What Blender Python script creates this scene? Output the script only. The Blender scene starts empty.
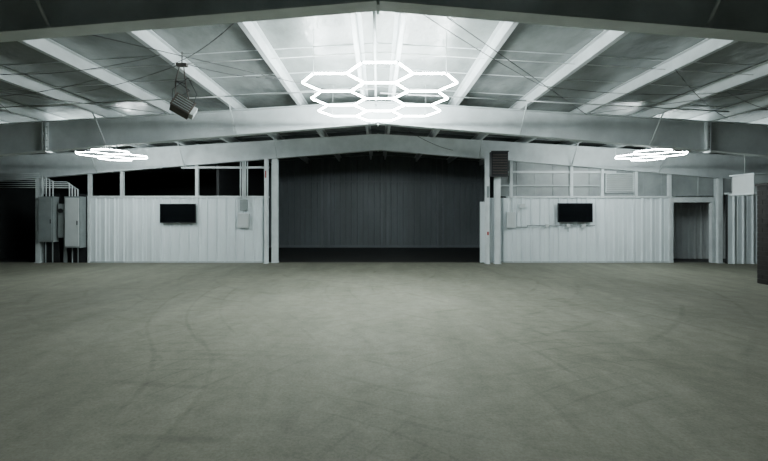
import bpy, bmesh, math, random
from mathutils import Vector, Matrix
random.seed(4)
scene = bpy.context.scene

# ---------------------------------------------------------------- materials
def mat_basic(name, col, rough=0.6, metal=0.0, noise=0.0, nscale=3.0, stretch=(1,1,1), bump=0.0, bscale=20.0, spec=0.5, col2=None):
    m = bpy.data.materials.new(name); m.use_nodes = True
    nt = m.node_tree; b = nt.nodes['Principled BSDF']
    b.inputs['Base Color'].default_value = (*col, 1)
    b.inputs['Roughness'].default_value = rough
    b.inputs['Metallic'].default_value = metal
    b.inputs['Specular IOR Level'].default_value = spec
    tc = nt.nodes.new('ShaderNodeTexCoord')
    mp = nt.nodes.new('ShaderNodeMapping'); mp.inputs['Scale'].default_value = stretch
    nt.links.new(tc.outputs['Object'], mp.inputs['Vector'])
    if noise > 0:
        n = nt.nodes.new('ShaderNodeTexNoise'); n.inputs['Scale'].default_value = nscale
        n.inputs['Detail'].default_value = 6; n.inputs['Roughness'].default_value = 0.6
        nt.links.new(mp.outputs[0], n.inputs['Vector'])
        r = nt.nodes.new('ShaderNodeValToRGB')
        r.color_ramp.elements[0].position = 0.3; r.color_ramp.elements[1].position = 0.7
        c2 = col2 if col2 else tuple(c*(1-noise) for c in col)
        r.color_ramp.elements[0].color = (*c2, 1); r.color_ramp.elements[1].color = (*col, 1)
        nt.links.new(n.outputs['Fac'], r.inputs['Fac'])
        nt.links.new(r.outputs['Color'], b.inputs['Base Color'])
    if bump > 0:
        n2 = nt.nodes.new('ShaderNodeTexNoise'); n2.inputs['Scale'].default_value = bscale
        n2.inputs['Detail'].default_value = 4
        nt.links.new(mp.outputs[0], n2.inputs['Vector'])
        bp = nt.nodes.new('ShaderNodeBump'); bp.inputs['Strength'].default_value = bump
        bp.inputs['Distance'].default_value = 0.05
        nt.links.new(n2.outputs['Fac'], bp.inputs['Height'])
        nt.links.new(bp.outputs[0], b.inputs['Normal'])
    return m

M_steel = mat_basic('painted_steel', (0.52,0.56,0.57), 0.45, noise=0.22, nscale=1.4, bump=0.05)
M_steelw = mat_basic('white_painted_steel', (0.74,0.79,0.80), 0.4, noise=0.25, nscale=2)
M_wall = mat_basic('white_corrugated_sheet', (0.78,0.845,0.87), 0.42, noise=0.14, nscale=1.3, stretch=(1.5,1,0.5))
M_infill = mat_basic('grey_insulation_panel', (0.36,0.39,0.39), 0.4, noise=0.4, nscale=1.2, bump=0.3, bscale=3)
M_deck = mat_basic('vinyl_roof_insulation', (0.31,0.34,0.33), 0.24, noise=0.5, nscale=1.5, stretch=(1,0.6,1), bump=0.8, bscale=2.2, spec=0.7)
M_dark = mat_basic('dark_metal', (0.02,0.02,0.022), 0.5)
M_black = mat_basic('black_gloss', (0.004,0.005,0.006), 0.15)
M_bezel = mat_basic('black_plastic', (0.01,0.01,0.012), 0.4)
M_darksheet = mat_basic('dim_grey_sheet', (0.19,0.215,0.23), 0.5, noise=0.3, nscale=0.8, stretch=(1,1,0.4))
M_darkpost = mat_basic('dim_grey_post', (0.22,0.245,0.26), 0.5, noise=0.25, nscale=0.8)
M_darkshell = mat_basic('unlit_shell', (0.015,0.016,0.018), 0.7, noise=0.3)  # near-black colour stands in for unlit darkness; also backs the sheets
M_darkfloor = mat_basic('bay_floor_darker', (0.03,0.03,0.028), 0.6, noise=0.4, nscale=1.5)  # bay floor coloured much darker than the main floor
M_box = mat_basic('electrical_grey', (0.26,0.29,0.29), 0.45, noise=0.2, nscale=4)
M_boxl = mat_basic('electrical_light', (0.55,0.58,0.58), 0.4, noise=0.1, nscale=4)
M_galv = mat_basic('galvanised', (0.55,0.57,0.57), 0.35, metal=0.5, noise=0.15, nscale=6)
M_rust = mat_basic('brown_metal', (0.07,0.055,0.045), 0.55, noise=0.4, nscale=8)
M_red = mat_basic('red_label', (0.30,0.03,0.03), 0.5)
M_cable = mat_basic('grey_cable', (0.06,0.06,0.06), 0.6)
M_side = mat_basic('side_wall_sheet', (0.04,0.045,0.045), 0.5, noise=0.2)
M_rear = mat_basic('rear_wall_sheet', (0.12,0.13,0.13), 0.5, noise=0.2)

def emis(name, col, s):
    m = bpy.data.materials.new(name); m.use_nodes = True
    nt = m.node_tree; nt.nodes.clear()
    e = nt.nodes.new('ShaderNodeEmission'); o = nt.nodes.new('ShaderNodeOutputMaterial')
    e.inputs['Color'].default_value = (*col,1); e.inputs['Strength'].default_value = s
    nt.links.new(e.outputs[0], o.inputs['Surface'])
    return m
M_led = emis('led_tube', (0.87,0.98,0.98), 190)
M_led2 = emis('led_tube_small', (0.87,0.98,0.98), 190)

def mat_floor():
    m = bpy.data.materials.new('worn_concrete'); m.use_nodes = True
    nt = m.node_tree; N = nt.nodes; L = nt.links
    b = N['Principled BSDF']
    tc = N.new('ShaderNodeTexCoord')
    def noise(scale, detail=8, rough=0.6, st=(1,1,1)):
        mp = N.new('ShaderNodeMapping'); mp.inputs['Scale'].default_value = st
        L.new(tc.outputs['Object'], mp.inputs['Vector'])
        n = N.new('ShaderNodeTexNoise'); n.inputs['Scale'].default_value = scale
        n.inputs['Detail'].default_value = detail; n.inputs['Roughness'].default_value = rough
        L.new(mp.outputs[0], n.inputs['Vector']); return n
    def ramp(src, p0, c0, p1, c1):
        r = N.new('ShaderNodeValToRGB')
        r.color_ramp.elements[0].position=p0; r.color_ramp.elements[1].position=p1
        r.color_ramp.elements[0].color=(*c0,1); r.color_ramp.elements[1].color=(*c1,1)
        L.new(src, r.inputs['Fac']); return r
    def mix(a, bb, mode, fac):
        x = N.new('ShaderNodeMix'); x.data_type='RGBA'; x.blend_type=mode
        x.inputs['Factor'].default_value = fac
        L.new(a, x.inputs[6]); L.new(bb, x.inputs[7]); return x.outputs[2]
    base = ramp(noise(0.35,6).outputs['Fac'], 0.3, (0.170,0.169,0.133), 0.7, (0.232,0.229,0.182))
    fine = ramp(noise(5,10,0.7).outputs['Fac'], 0.3, (0.76,0.76,0.76), 0.7, (1.12,1.12,1.12))
    c = mix(base.outputs[0], fine.outputs[0], 'MULTIPLY', 0.8)
    grain = ramp(noise(38,6,0.8).outputs['Fac'], 0.35, (0.70,0.70,0.70), 0.6, (1.1,1.1,1.1))
    c = mix(c, grain.outputs[0], 'MULTIPLY', 0.7)
    sw = ramp(noise(1.0,5,0.5,(2.4,0.6,1)).outputs['Fac'], 0.35, (0.86,0.86,0.86), 0.65, (1.06,1.06,1.06))
    c = mix(c, sw.outputs[0], 'MULTIPLY', 0.8)
    for k,(cx,cy,s,dist) in enumerate(((3.0,9.5,0.6,1.0),(-2.0,0.0,1.0,0.8),(3.5,1.0,1.1,1.2),(-6,3,0.5,2.0),(-1,12,0.35,0.4))):
        mp = N.new('ShaderNodeMapping'); mp.inputs['Location'].default_value=(-cx,-cy,0)
        L.new(tc.outputs['Object'], mp.inputs['Vector'])
        w = N.new('ShaderNodeTexWave'); w.wave_type='RINGS'; w.rings_direction='Z'
        w.inputs['Scale'].default_value=s; w.inputs['Distortion'].default_value=dist
        w.inputs['Detail'].default_value=2; w.inputs['Detail Scale'].default_value=0.6
        L.new(mp.outputs[0], w.inputs['Vector'])
        wr = ramp(w.outputs['Fac'], 0.0, (0.76,0.76,0.76), 0.04, (1,1,1))
        nn = noise(0.42+0.09*k,5)
        msk = ramp(nn.outputs['Fac'], 0.47, (0,0,0), 0.62, (0.7,0.7,0.7))
        x = N.new('ShaderNodeMix'); x.data_type='RGBA'; x.blend_type='MULTIPLY'
        L.new(msk.outputs[0], x.inputs['Factor']); L.new(c, x.inputs[6]); L.new(wr.outputs[0], x.inputs[7])
        c = x.outputs[2]
    L.new(c, b.inputs['Base Color'])
    rr = ramp(noise(1.0,6).outputs['Fac'], 0.3, (0.72,)*3, 0.7, (0.9,)*3)
    L.new(rr.outputs[0], b.inputs['Roughness'])
    bp = N.new('ShaderNodeBump'); bp.inputs['Strength'].default_value=0.2; bp.inputs['Distance'].default_value=0.02
    L.new(noise(14,8).outputs['Fac'], bp.inputs['Height']); L.new(bp.outputs[0], b.inputs['Normal'])
    b.inputs['Specular IOR Level'].default_value=0.15
    return m
M_floor = mat_floor()

def mat_brick():
    m = bpy.data.materials.new('dark_brick'); m.use_nodes=True
    nt=m.node_tree; b=nt.nodes['Principled BSDF']
    tc=nt.nodes.new('ShaderNodeTexCoord'); n=nt.nodes.new('ShaderNodeTexNoise')
    n.inputs['Scale'].default_value=12
    nt.links.new(tc.outputs['Object'], n.inputs['Vector'])
    r=nt.nodes.new('ShaderNodeValToRGB')
    r.color_ramp.elements[0].color=(0.006,0.0055,0.005,1); r.color_ramp.elements[1].color=(0.02,0.016,0.014,1)
    nt.links.new(n.outputs['Fac'], r.inputs['Fac']); nt.links.new(r.outputs[0], b.inputs['Base Color'])
    b.inputs['Roughness'].default_value=0.8
    return m
M_brick = mat_brick()

# ---------------------------------------------------------------- mesh builder
class B:
    def __init__(s, name, parent=None):
        s.bm = bmesh.new(); s.name=name; s.mats=[]; s.parent=parent
    def mi(s, m):
        if m not in s.mats: s.mats.append(m)
        return s.mats.index(m)
    def poly(s, pts, faces, m):
        k=s.mi(m); vs=[s.bm.verts.new(p) for p in pts]
        for f in faces:
            try:
                fc=s.bm.faces.new([vs[i] for i in f]); fc.material_index=k
            except ValueError: pass
        return vs
    def hexa(s, p, m):
        return s.poly(p, [(3,2,1,0),(4,5,6,7),(0,1,5,4),(1,2,6,5),(2,3,7,6),(3,0,4,7)], m)
    def box(s, x0,x1,y0,y1,z0,z1,m):
        return s.hexa([(x0,y0,z0),(x1,y0,z0),(x1,y1,z0),(x0,y1,z0),(x0,y0,z1),(x1,y0,z1),(x1,y1,z1),(x0,y1,z1)], m)
    def cyl(s, a, b, r, m, seg=10, caps=True):
        a=Vector(a); b=Vector(b); d=(b-a)
        if d.length<1e-6: return
        d.normalize(); u=d.orthogonal().normalized(); v=d.cross(u); k=s.mi(m)
        A=[];C=[]
        for i in range(seg):
            t=2*math.pi*i/seg; o=(u*math.cos(t)+v*math.sin(t))*r
            A.append(s.bm.verts.new(a+o)); C.append(s.bm.verts.new(b+o))
        for i in range(seg):
            j=(i+1)%seg; f=s.bm.faces.new((A[i],A[j],C[j],C[i])); f.material_index=k; f.smooth=True
        if caps:
            f=s.bm.faces.new(A[::-1]); f.material_index=k
            f=s.bm.faces.new(C); f.material_index=k
    def path(s, pts, r, m, seg=8):
        for i in range(len(pts)-1): s.cyl(pts[i],pts[i+1],r,m,seg)
    def sag(s, a, b, drop, r, m, n=10):
        a=Vector(a); b=Vector(b); P=[]
        for i in range(n+1):
            t=i/n; p=a.lerp(b,t); p.z-=drop*4*t*(1-t); P.append(p)
        s.path(P,r,m,6)
    def sheet(s, x0,x1,y,ztop,z0,m,pitch=0.3,depth=0.03,rib=0.05,flip=1):
        zt = ztop if callable(ztop) else (lambda x: ztop)
        xs=[(x0,0)]; x=x0+pitch/2
        while x<x1-rib-0.03:
            xs += [(x,0),(x+rib*0.3,depth),(x+rib,depth),(x+rib*1.3,0)]
            mx=x+pitch/2
            if mx+0.03<x1: xs += [(mx,0),(mx+0.012,depth*0.3),(mx+0.024,0)]
            x+=pitch
        xs.append((x1,0)); k=s.mi(m)
        xs=sorted(xs,key=lambda q:q[0])
        lo=[s.bm.verts.new((a,y-d*flip,z0)) for a,d in xs]; hi=[s.bm.verts.new((a,y-d*flip,zt(a))) for a,d in xs]
        for i in range(len(xs)-1):
            f=s.bm.faces.new((lo[i],lo[i+1],hi[i+1],hi[i])); f.material_index=k
    def done(s, bevel=0.0):
        me=bpy.data.meshes.new(s.name); s.bm.normal_update(); s.bm.to_mesh(me); s.bm.free()
        for m in s.mats: me.materials.append(m)
        o=bpy.data.objects.new(s.name, me); scene.collection.objects.link(o)
        if s.parent: o.parent=s.parent
        if bevel:
            md=o.modifiers.new('bevel','BEVEL'); md.width=bevel; md.segments=2; md.limit_method='ANGLE'
        return o

# ---------------------------------------------------------------- dimensions (m)
YW=14.3; YB=21.0; HW=14.6
RIDGE=4.80; SL=0.06
def deck(x): return RIDGE-SL*abs(x)
def rtop(x): return 4.58-SL*abs(x)
def rbot(x): return 4.02-0.083*abs(x)

b=B('floor'); b.box(-HW-.2,HW+.2,-6.2,YW+.08,-0.2,0,M_floor)
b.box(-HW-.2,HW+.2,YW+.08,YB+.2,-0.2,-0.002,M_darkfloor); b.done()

b=B('ceiling')
for sgn in (-1,1):
    x0,x1=(0,sgn*(HW+.15))
    p=[(x0,-6.1,deck(0)),(x1,-6.1,deck(x1)),(x1,YB+.1,deck(x1)),(x0,YB+.1,deck(0))]
    q=[(a,c,d+0.12) for a,c,d in p]
    b.hexa(p+q if sgn>0 else p[::-1]+q[::-1], M_deck)
b.done()
b=B('trim_1')
y=-5.0
while y<YB:
    for sgn in (-1,1):
        b.cyl((0,y,deck(0)-.004),(sgn*HW,y,deck(HW)-.004),0.010,M_steel,6)
    y+=1.22
b.done()

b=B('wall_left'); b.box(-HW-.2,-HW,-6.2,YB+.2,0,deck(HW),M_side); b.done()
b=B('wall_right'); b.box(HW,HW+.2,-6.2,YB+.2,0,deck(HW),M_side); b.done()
b=B('wall_rear'); 
b.poly([(-HW,-6.1,0),(HW,-6.1,0),(HW,-6.1,deck(HW)),(0,-6.1,RIDGE),(-HW,-6.1,deck(HW))],[(0,1,2,3,4)],M_rear); b.done()

b=B('wall_back')
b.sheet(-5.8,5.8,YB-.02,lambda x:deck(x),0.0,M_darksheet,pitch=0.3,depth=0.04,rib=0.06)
b.box(-HW,HW,YB,YB+.1,0,deck(HW),M_darkshell)  # side-room back wall coloured near black in place of shade
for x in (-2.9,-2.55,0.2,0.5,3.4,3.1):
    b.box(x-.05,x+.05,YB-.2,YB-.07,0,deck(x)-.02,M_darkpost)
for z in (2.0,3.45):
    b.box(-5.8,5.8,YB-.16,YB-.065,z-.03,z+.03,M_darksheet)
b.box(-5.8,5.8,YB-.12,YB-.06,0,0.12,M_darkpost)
b.done()
b=B('bay_light_blocker_left'); b.box(-5.9,-5.8,YW+.3,YB-.3,0,4.2,M_darkshell); b.done()  # unseen partition added to keep light out of the left side room
b=B('bay_light_blocker_right'); b.box(5.8,5.9,YW+.3,YB-.3,0,4.2,M_darkshell); b.done()  # its unseen twin, added to keep the right side room dark

# ---------------------------------------------------------------- steel rafters
def rafter(y, fw=0.22, stiff=()):
    b=B('steel_rafter')
    for sgn in (-1,1):
        for (za,zb,w) in ((lambda x:rtop(x)-.02, rtop, fw),(rbot, lambda x:rbot(x)+.02, fw),(lambda x:rbot(x)+.02, lambda x:rtop(x)-.02, 0.014)):
            x0,x1=0,sgn*14.3
            P=[(x0,y-w/2,za(x0)),(x1,y-w/2,za(x1)),(x1,y+w/2,za(x1)),(x0,y+w/2,za(x0)),
               (x0,y-w/2,zb(x0)),(x1,y-w/2,zb(x1)),(x1,y+w/2,zb(x1)),(x0,y+w/2,zb(x0))]
            if sgn<0: P=[P[i] for i in (1,0,3,2,5,4,7,6)]
            b.hexa(P,M_steelw)
        for x in stiff:
            X=sgn*x
            b.box(X-.012,X+.012,y-fw/2,y+fw/2,rbot(X)-.03,rtop(X)+.02,M_steelw)
            b.box(X-.09,X-.06,y-fw/2,y-.01,rbot(X)+.02,rtop(X)-.02,M_steelw)
            for k in range(4):
                z=rbot(X)+.1+k*.17
                b.cyl((X-.04,y-.08,z),(X+.04,y-.08,z),0.016,M_galv,6)
        for x in (3.6,6.9,10.0):
            X=sgn*x
            b.cyl((X,y-.05,rbot(X)+.02),(X,y-.55,deck(X)-.17),0.018,M_steelw,6)
    b.box(-.015,.015,y-fw/2,y+fw/2,rbot(0)-.04,rtop(0)+.01,M_steelw)
    b.done()
    for sgn in (-1,1):
        b=B('rafter_column')
        X=sgn*14.3; t=rbot(14.3)
        b.box(min(X,X-sgn*.3),max(X,X-sgn*.3), y-.008,y+.008,0,t,M_steel)
        for xx in (X, X-sgn*.3):
            b.box(xx-.01,xx+.01,y-.12,y+.12,0,t,M_steel)
        b.box(X-.36,X+.2 if sgn<0 else X+.1,y-.16,y+.16,0,.02,M_steel)
        b.done()
rafter(4.44); rafter(10.2,stiff=(8.4,)); rafter(YW)

PX=[0.33,1.95,3.6,5.25,6.85,8.45,10.05,11.65,13.25]
b=B('roof_purlins')
for sgn in (-1,1):
    for x in PX:
        X=sgn*x; d=deck(X); zb=rtop(X)+.004; dx=0.075*sgn
        y0,y1=-6,YB-.3
        b.box(min(X-.006,X+.006),max(X-.006,X+.006),y0,y1,zb,d-.002,M_steelw)
        b.box(min(X,X+dx),max(X,X+dx),y0,y1,zb,zb+.01,M_steelw)
        b.box(min(X+dx-.005,X+dx+.005),max(X+dx-.005,X+dx+.005),y0,y1,zb,zb+.03,M_steelw)
        b.box(min(X,X-dx),max(X,X-dx),y0,y1,d-.016,d-.004,M_steelw)
b.done()

b=B('roof_bracing_rods')
for (a,c) in (((0,4.6),(5.2,10.0)),((0,10.0),(-5.2,4.6)),((5.2,4.6),(10.5,10.0)),((-5.2,10.0),(-10.5,4.6)),((5.2,10.0),(10.5,4.6)),((-5.2,4.6),(-10.5,10.0))):
    b.cyl((a[0],a[1],rtop(a[0])-.05),(c[0],c[1],rtop(c[0])-.05),0.007,M_cable,6)
for y in (7.3,12.3):
    for sgn in (-1,1):
        b.cyl((0,y,deck(0)-.13),(sgn*13.2,y,deck(13.2)-.13),0.008,M_galv,6)
b.done()

b=B('ceiling_conduit')
b.cyl((-0.05,4.6,rbot(0)+.42),(-0.05,10.0,rbot(0)+.42),0.022,M_steelw,8)
b.path([(-0.05,8.6,4.42),(-3.3,8.6,4.25),(-6.3,8.6,4.1),(-8.4,8.6,4.0)],0.014,M_galv)
b.path([(0.05,8.9,4.42),(3.3,8.9,4.24),(7.8,8.9,4.0)],0.014,M_galv)
b.done()
b=B('ceiling_cable')
b.sag((0.2,5.0,4.45),(3.4,8.3,4.38),0.05,0.006,M_cable)
b.sag((3.4,8.3,4.38),(7.0,8.0,4.15),0.10,0.006,M_cable)
b.sag((7.0,8.0,4.15),(9.4,9.0,3.98),0.10,0.006,M_cable)
b.sag((-3.4,7.0,4.36),(-6.2,8.2,4.2),0.06,0.006,M_cable)
b.sag((-1.95,5.6,4.45),(-3.6,7.0,4.34),0.08,0.006,M_cable)
b.sag((-3.4,7.0,4.36),(-1.9,8.0,4.44),0.08,0.006,M_cable)
b.sag((-3.6,6.6,4.34),(-6.8,6.9,4.14),0.12,0.006,M_cable)
b.sag((-5.25,7.5,4.25),(-8.4,8.0,4.05),0.10,0.006,M_cable)
b.sag((-6.8,6.6,4.15),(-8.4,9.2,4.02),0.06,0.006,M_cable)
b.sag((5.2,7.0,4.25),(8.4,9.6,4.02),0.12,0.006,M_cable)
b.done()
b=B('ceiling_cable')
b.sag((0.15,10.4,4.35),(2.6,13.9,3.95),0.15,0.008,M_cable)
b.done()

# ---------------------------------------------------------------- partition wall
TOP=2.31
b=B('wall_front_left')
b.sheet(-10.27,-3.95,YW-.02,TOP,0.02,M_wall,pitch=0.33,depth=0.05,rib=0.06)
b.box(-10.27,-3.95,YW,YW+.06,0,TOP,M_darkshell)
b.box(-10.33,-3.9,YW-.09,YW+.1,TOP,TOP+.07,M_steelw)
b.box(-10.33,-10.25,YW-.08,YW+.08,0,TOP,M_steelw)
b.box(-10.3,-3.9,YW-.07,YW+.0,0,.05,M_steel)
b.done()
b=B('wall_front_right')
b.sheet(3.95,10.40,YW-.02,TOP,0.02,M_wall,pitch=0.33,depth=0.05,rib=0.06)
b.box(3.95,10.40,YW,YW+.06,0,TOP,M_darkshell)
b.box(4.6,10.45,YW-.09,YW+.1,TOP,TOP+.06,M_steelw)
b.box(10.37,10.45,YW-.08,YW+.08,0,TOP,M_steelw)
b.box(3.95,10.4,YW-.07,YW+.0,0,.05,M_steel)
b.box(3.62,4.05,YW-.16,YW-.06,0.02,2.17,M_wall)
b.done()
b=B('trim_2')
for x in (-10.29,-9.14,-6.46,-4.78):
    b.box(x-.05,x+.05,YW-.05,YW+.05,TOP+.07,rbot(x)-.005,M_steelw)
b.box(-7.0,-3.9,YW-.06,YW+.04,3.36,3.43,M_steelw)
b.done()
b=B('wall_upper_right')
def rb(x): return rbot(x)-.002
b.sheet(4.3,12.1,YW+.03,rb,TOP+.06,M_infill,pitch=1.3,depth=0.02,rib=0.03)
for x in (4.75,6.9,8.0,9.2,10.4):
    b.box(x-.05,x+.05,YW-.06,YW+.03,TOP+.06,rbot(x)-.005,M_steelw)
b.box(4.3,8.5,YW-.04,YW+.02,3.20,3.27,M_steelw)
b.box(4.3,7.9,YW-.05,YW+.01,2.72,2.77,M_steel)
b.done()
b=B('louvre_vent')
b.box(8.1,9.12,YW-.07,YW-.02,2.5,2.53,M_steelw); b.box(8.1,9.12,YW-.07,YW-.02,3.15,3.18,M_steelw)
b.box(8.1,8.13,YW-.07,YW-.02,2.53,3.15,M_steelw); b.box(9.09,9.12,YW-.07,YW-.02,2.53,3.15,M_steelw)
for i in range(8):
    z=2.55+i*.074
    b.hexa([(8.13,YW-.075,z),(9.09,YW-.075,z),(9.09,YW-.02,z+.05),(8.13,YW-.02,z+.05),
            (8.13,YW-.075,z+.012),(9.09,YW-.075,z+.012),(9.09,YW-.02,z+.062),(8.13,YW-.02,z+.062)],M_boxl)
b.done()

def icol(name,x,w=.16,d=.2,m=M_steelw,y=YW-.0,top=None,z0=0):
    b=B(name); t=top if top else rbot(x)-.012
    b.box(x-w/2,x+w/2,y-d/2,y-d/2+.015,z0,t,m); b.box(x-w/2,x+w/2,y+d/2-.015,y+d/2,z0,t,m)
    b.box(x-.008,x+.008,y-d/2+.015,y+d/2-.015,z0,t,m)
    b.box(x-w/2-.02,x+w/2+.02,y-d/2-.04,y+d/2+.04,z0,z0+.02,m)
    return b
b=icol('steel_column',-3.68,w=.2); b.done()
b=icol('steel_column',-3.93,w=.1,y=YW-.2); b.box(-3.95,-3.91,YW-.312,YW-.30,3.0,3.25,M_red); b.done()
b=icol('steel_column',3.82,w=.12,y=YW-.3); b.box(3.78,3.86,YW-.41,YW-.40,2.3,2.7,M_box);b.box(3.79,3.85,YW-.41,YW-.40,1.0,1.12,M_red); b.done()
b=icol('steel_column',4.17,w=.18,y=YW-.3); b.done()
b=icol('steel_column',-12.08,w=.16); b.done()
b=icol('steel_column',12.08,w=.16,y=YW-.1); b.done()

b=B('door_1')
b.box(10.45,10.51,YW-.07,YW+.07,0,2.15,M_steelw)
b.box(11.88,11.95,YW-.07,YW+.07,0,2.15,M_steelw)
b.box(10.45,11.95,YW-.07,YW+.07,2.15,2.33,M_steelw)
b.done()
b=B('wall_passage')
b.sheet(10.53,HW,YW+1.3,2.6,0.0,M_boxl,pitch=.24,depth=.05,rib=.06)
b.box(10.53,HW,YW+1.32,YW+1.4,0,2.6,M_darkshell)
b.box(10.43,10.5,YW+.1,YW+1.3,0,2.6,M_darkshell)
b.box(10.53,HW,YW+.15,YW+1.3,2.6,2.65,M_darkshell)
b.done()

b=B('wall_front_return')
b.sheet(12.2,HW,YW-.35,2.42,0.0,M_wall,pitch=0.33,depth=0.05)
b.box(12.2,HW,YW-.33,YW-.25,0,2.42,M_darkshell)
b.box(12.18,HW,YW-.42,YW-.22,2.42,2.48,M_steelw)
b.sheet(12.2,HW,YW-.15,lambda x:rbot(x)-.01,2.48,M_infill,pitch=.6,depth=.02)
b.done()

# ---------------------------------------------------------------- electrical gear left
b=B('electrical_cabinet')
b.box(-10.98,-10.42,YW-.3,YW-.02,0.55,2.35,M_box)
b.box(-10.94,-10.46,YW-.325,YW-.3,0.6,2.3,M_boxl)
b.box(-10.52,-10.49,YW-.35,YW-.325,1.35,1.5,M_dark)
b.box(-10.98,-10.42,YW-.02,YW+.04,0.0,2.45,M_darkshell)
for x in (-10.85,-10.65): b.cyl((x,YW-.1,.0),(x,YW-.1,.56),.02,M_box,8)
b.done(0.004)
b=B('electrical_cabinet')
b.box(-11.95,-11.4,YW-.25,YW+.0,0.75,2.35,M_box)
b.box(-11.9,-11.45,YW-.27,YW-.25,0.8,2.3,M_box)
b.box(-11.5,-11.47,YW-.29,YW-.27,1.4,1.55,M_dark)
b.box(-11.95,-11.4,YW+.0,YW+.05,0.0,2.45,M_darkshell)
for x in (-11.8,-11.55): b.cyl((x,YW-.1,.0),(x,YW-.1,.76),.02,M_box,8)
b.done(0.004)
b=B('meter_box')
b.box(-11.3,-11.08,YW-.18,YW,0.9,2.1,M_box); b.cyl((-11.19,YW-.23,1.85),(-11.19,YW-.18,1.85),.08,M_dark,16)
b.box(-11.25,-11.13,YW,YW+.04,0,2.1,M_box)
b.done(0.005)
b=B('conduit_bundle')
for i,x in enumerate((-11.85,-11.72,-11.6,-11.48,-10.9,-10.8,-10.7,-10.6)):
    zt=3.10-0.07*i
    b.cyl((x,YW-.17,2.36),(x,YW-.17,zt),.02,M_steelw,8)
    b.path([(x,YW-.17,zt),(x-.1,YW-.17,zt+.05),(-13.9,YW-.17,zt+.07)],.012,M_steelw)
b.done()
b=B('conduit_bundle')
for x in (-4.87,-4.80,-4.70,-4.62):
    b.path([(x,YW-.14,2.27),(x,YW-.14,3.60)],.02,M_steelw)
b.done()
b=B('junction_box')
b.box(-4.95,-4.55,YW-.2,YW-.08,1.25,1.75,M_boxl); b.box(-4.93,-4.57,YW-.215,YW-.2,1.28,1.72,M_boxl)
b.box(-4.88,-4.62,YW-.18,YW-.08,1.85,2.25,M_box); b.cyl((-4.75,YW-.12,1.75),(-4.75,YW-.12,1.85),.02,M_steelw)
b.done(0.004)
b=B('junction_box')
b.box(4.55,4.85,YW-.2,YW-.08,1.25,1.8,M_boxl); b.box(4.6,4.75,YW-.215,YW-.2,1.3,1.75,M_boxl)
b.box(5.0,5.2,YW-.18,YW-.08,1.95,2.1,M_boxl)
b.path([(4.7,YW-.12,1.8),(4.7,YW-.12,2.9)],.018,M_steelw)
b.path([(5.1,YW-.1,1.95),(4.85,YW-.1,1.65)],.015,M_steelw)
b.done(0.004)
b=B('wall_conduit')
b.path([(4.86,YW-.095,1.27),(5.3,YW-.095,1.27),(5.3,YW-.095,1.33),(7.7,YW-.095,1.33)],.014,M_box)
for x in (6.0,6.75,7.3): b.box(x-.06,x+.06,YW-.14,YW-.075,1.26,1.38,M_boxl)
b.path([(6.75,YW-.095,1.3),(6.75,YW-.095,1.1)],.014,M_box)
b.done()
b=B('wall_heater')
b.box(3.86,4.42,YW-.72,YW-.44,3.02,3.86,M_bezel)
b.box(3.84,4.44,YW-.74,YW-.72,3.0,3.03,M_dark); b.box(3.84,4.44,YW-.74,YW-.72,3.84,3.88,M_dark)
for i in range(8):
    z=3.1+i*.09
    b.box(3.9,4.38,YW-.75,YW-.72,z,z+.03,M_rust)
b.box(4.1,4.24,YW-.44,YW-.4,3.2,3.6,M_dark)
b.done(0.004)

def tv(x0,x1,z0,z1):
    b=B('wall_tv')
    b.box(x0,x1,YW-.19,YW-.14,z0,z1,M_bezel)
    b.box(x0+.02,x1-.02,YW-.194,YW-.19,z0+.03,z1-.02,M_black)
    xm=(x0+x1)/2; zm=(z0+z1)/2
    b.box(xm-.25,xm+.25,YW-.14,YW-.07,zm-.18,zm+.18,M_dark)
    b.box(xm-.05,xm+.05,YW-.196,YW-.19,z0+.008,z0+.02,M_box)
    b.done(0.005)
tv(-7.70,-6.43,1.42,2.10); tv(6.35,7.58,1.44,2.12)

b=B('brick_pillar')
x0,x1,y0,y1=9.46,10.16,9.3,9.98
b.box(x0+.012,x1-.012,y0+.012,y1-.012,0,2.45,M_dark)
rowh=0.115
for r in range(21):
    z=r*rowh; off=0.0 if r%2 else -.11
    x=x0+off
    while x<x1-.01:
        a=max(x,x0); c=min(x+.21,x1)
        if c-a>.03:
            b.box(a,c,y0,y0+.1,z+.008,z+rowh,M_brick); b.box(a,c,y1-.1,y1,z+.008,z+rowh,M_brick)
        x+=.22
    y=y0+off+.1
    while y<y1-.11:
        a=max(y,y0+.1); c=min(y+.21,y1-.1)
        if c-a>.03:
            b.box(x0,x0+.1,a,c,z+.008,z+rowh,M_brick); b.box(x1-.1,x1,a,c,z+.008,z+rowh,M_brick)
        y+=.22
b.box(x0-.03,x1+.03,y0-.03,y1+.03,2.42,2.48,M_brick)
b.done()
b=B('duct_box')
b.box(10.9,12.3,11.6,12.3,2.35,2.88,M_boxl)
b.box(10.85,12.35,11.55,12.35,2.3,2.35,M_steelw); b.box(10.85,12.35,11.55,12.35,2.88,2.92,M_steelw)
for x in (11.0,12.2): b.cyl((x,12,2.9),(x,12,deck(x)-.01),.012,M_galv)
b.done()

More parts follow.
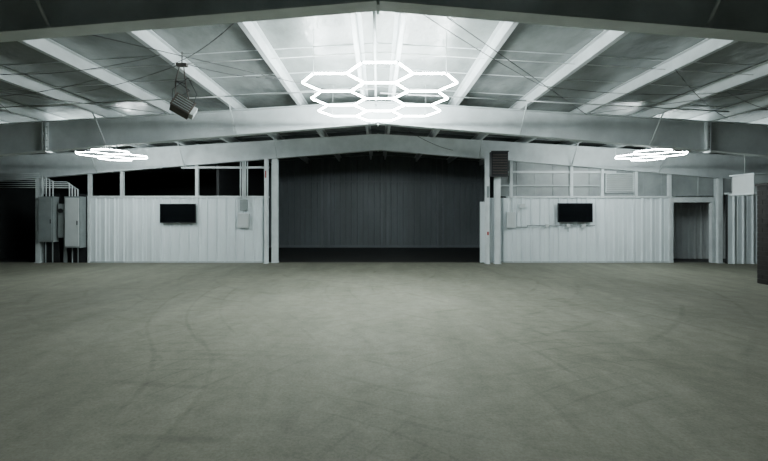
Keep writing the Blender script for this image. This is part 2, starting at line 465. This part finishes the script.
e=bpy.data.objects.new('hanging_unit_heater',None); scene.collection.objects.link(e)
e.location=(-3.42,7.0,3.60)
b=B('body',e)
b.box(-.16,.16,-.12,.12,-.13,.11,M_rust)
b.box(-.17,.17,-.14,-.12,-.14,.12,M_rust)
for i in range(5): b.box(-.14,.14,-.155,-.14,-.11+i*.045,-.095+i*.045,M_box)
b.cyl((0,.12,0),(0,.18,0),.09,M_dark,14)
b.box(.16,.23,-.09,.09,-.1,.07,M_boxl)
o=b.done(0.006); o.rotation_euler=(math.radians(-15),math.radians(28),math.radians(25))
b=B('hanger',e)
b.path([(-.13,0,.1),(-.12,0,.45),(-.05,0,.72)],.010,M_rust); b.path([(.13,0,.03),(.05,0,.4),(.02,0,.72)],.010,M_rust)
b.path([(-.20,.05,.12),(.12,.02,.28),(-.12,0,.45),(.05,0,.4)],.008,M_dark)
b.path([(.18,-.05,-.05),(.26,-.02,.2),(.1,0,.5),(-.18,0,.3),(-.18,0,.1)],.006,M_dark)
b.box(-.10,.08,-.04,.04,.70,.75,M_rust)
b.cyl((-.01,0,.74),(-.01,0,.96),.010,M_rust)
b.done()

def hexlight(cols, s, loc, mat, rad):
    e=bpy.data.objects.new('hexagon_led_light',None); scene.collection.objects.link(e); e.location=loc
    edges={}; verts={}
    nc=len(cols)
    for ci,(n,off) in enumerate(cols):
        cx=(ci-(nc-1)/2)*1.5*s
        for k in range(n):
            cy=(k-(n-1)/2+off)*math.sqrt(3)*s
            P=[(round(cx+s*math.cos(math.radians(60*i)),3),round(cy+s*math.sin(math.radians(60*i)),3)) for i in range(6)]
            for i in range(6):
                a,c=P[i],P[(i+1)%6]
                ka=(round(a[0],2),round(a[1],2)); kc=(round(c[0],2),round(c[1],2))
                edges[tuple(sorted((ka,kc)))]=1; verts[ka]=1; verts[kc]=1
    b=B('led_tubes',e)
    for (a,c) in edges:
        va=Vector((*a,0)); vc=Vector((*c,0)); d=(vc-va).normalized()*.02
        b.cyl(va+d,vc-d,rad,mat,8)
    b.done()
    b=B('connectors',e)
    for v in verts:
        b.cyl((*v,-.014),(*v,.02),rad*1.1,M_boxl,8)
    b.done()
    b=B('hanging_wires',e)
    vl=list(verts); 
    for tgt in ((-1,-1),(1,-1),(-1,1),(1,1)):
        v=max(vl,key=lambda p:p[0]*tgt[0]+p[1]*tgt[1])
        zz=deck(loc[0]+v[0])-loc[2]-.01
        b.cyl((*v,0),(*v,zz),.004,M_galv,5)
    b.done()
hexlight([(3,0),(4,0),(3,0)],0.54,(0.03,7.9,4.0),M_led,0.0165)
hexlight([(2,.25),(2,-.25)],0.49,(-7.65,11.55,3.42),M_led2,0.0095)
hexlight([(2,-.25),(2,.25)],0.49,(7.85,11.55,3.42),M_led2,0.0095)

w=bpy.data.worlds.new('World'); scene.world=w; w.use_nodes=True
w.node_tree.nodes['Background'].inputs['Color'].default_value=(0.01,0.012,0.013,1)
w.node_tree.nodes['Background'].inputs['Strength'].default_value=0.1
cam=bpy.data.cameras.new('Camera'); co=bpy.data.objects.new('Camera',cam); scene.collection.objects.link(co)
co.location=(0,0,1.7); co.rotation_euler=(math.pi/2,0,0)
cam.sensor_width=36; cam.lens=400/768*36
cam.shift_x=6/768; cam.shift_y=-15.5/768
cam.clip_end=200
scene.camera=co
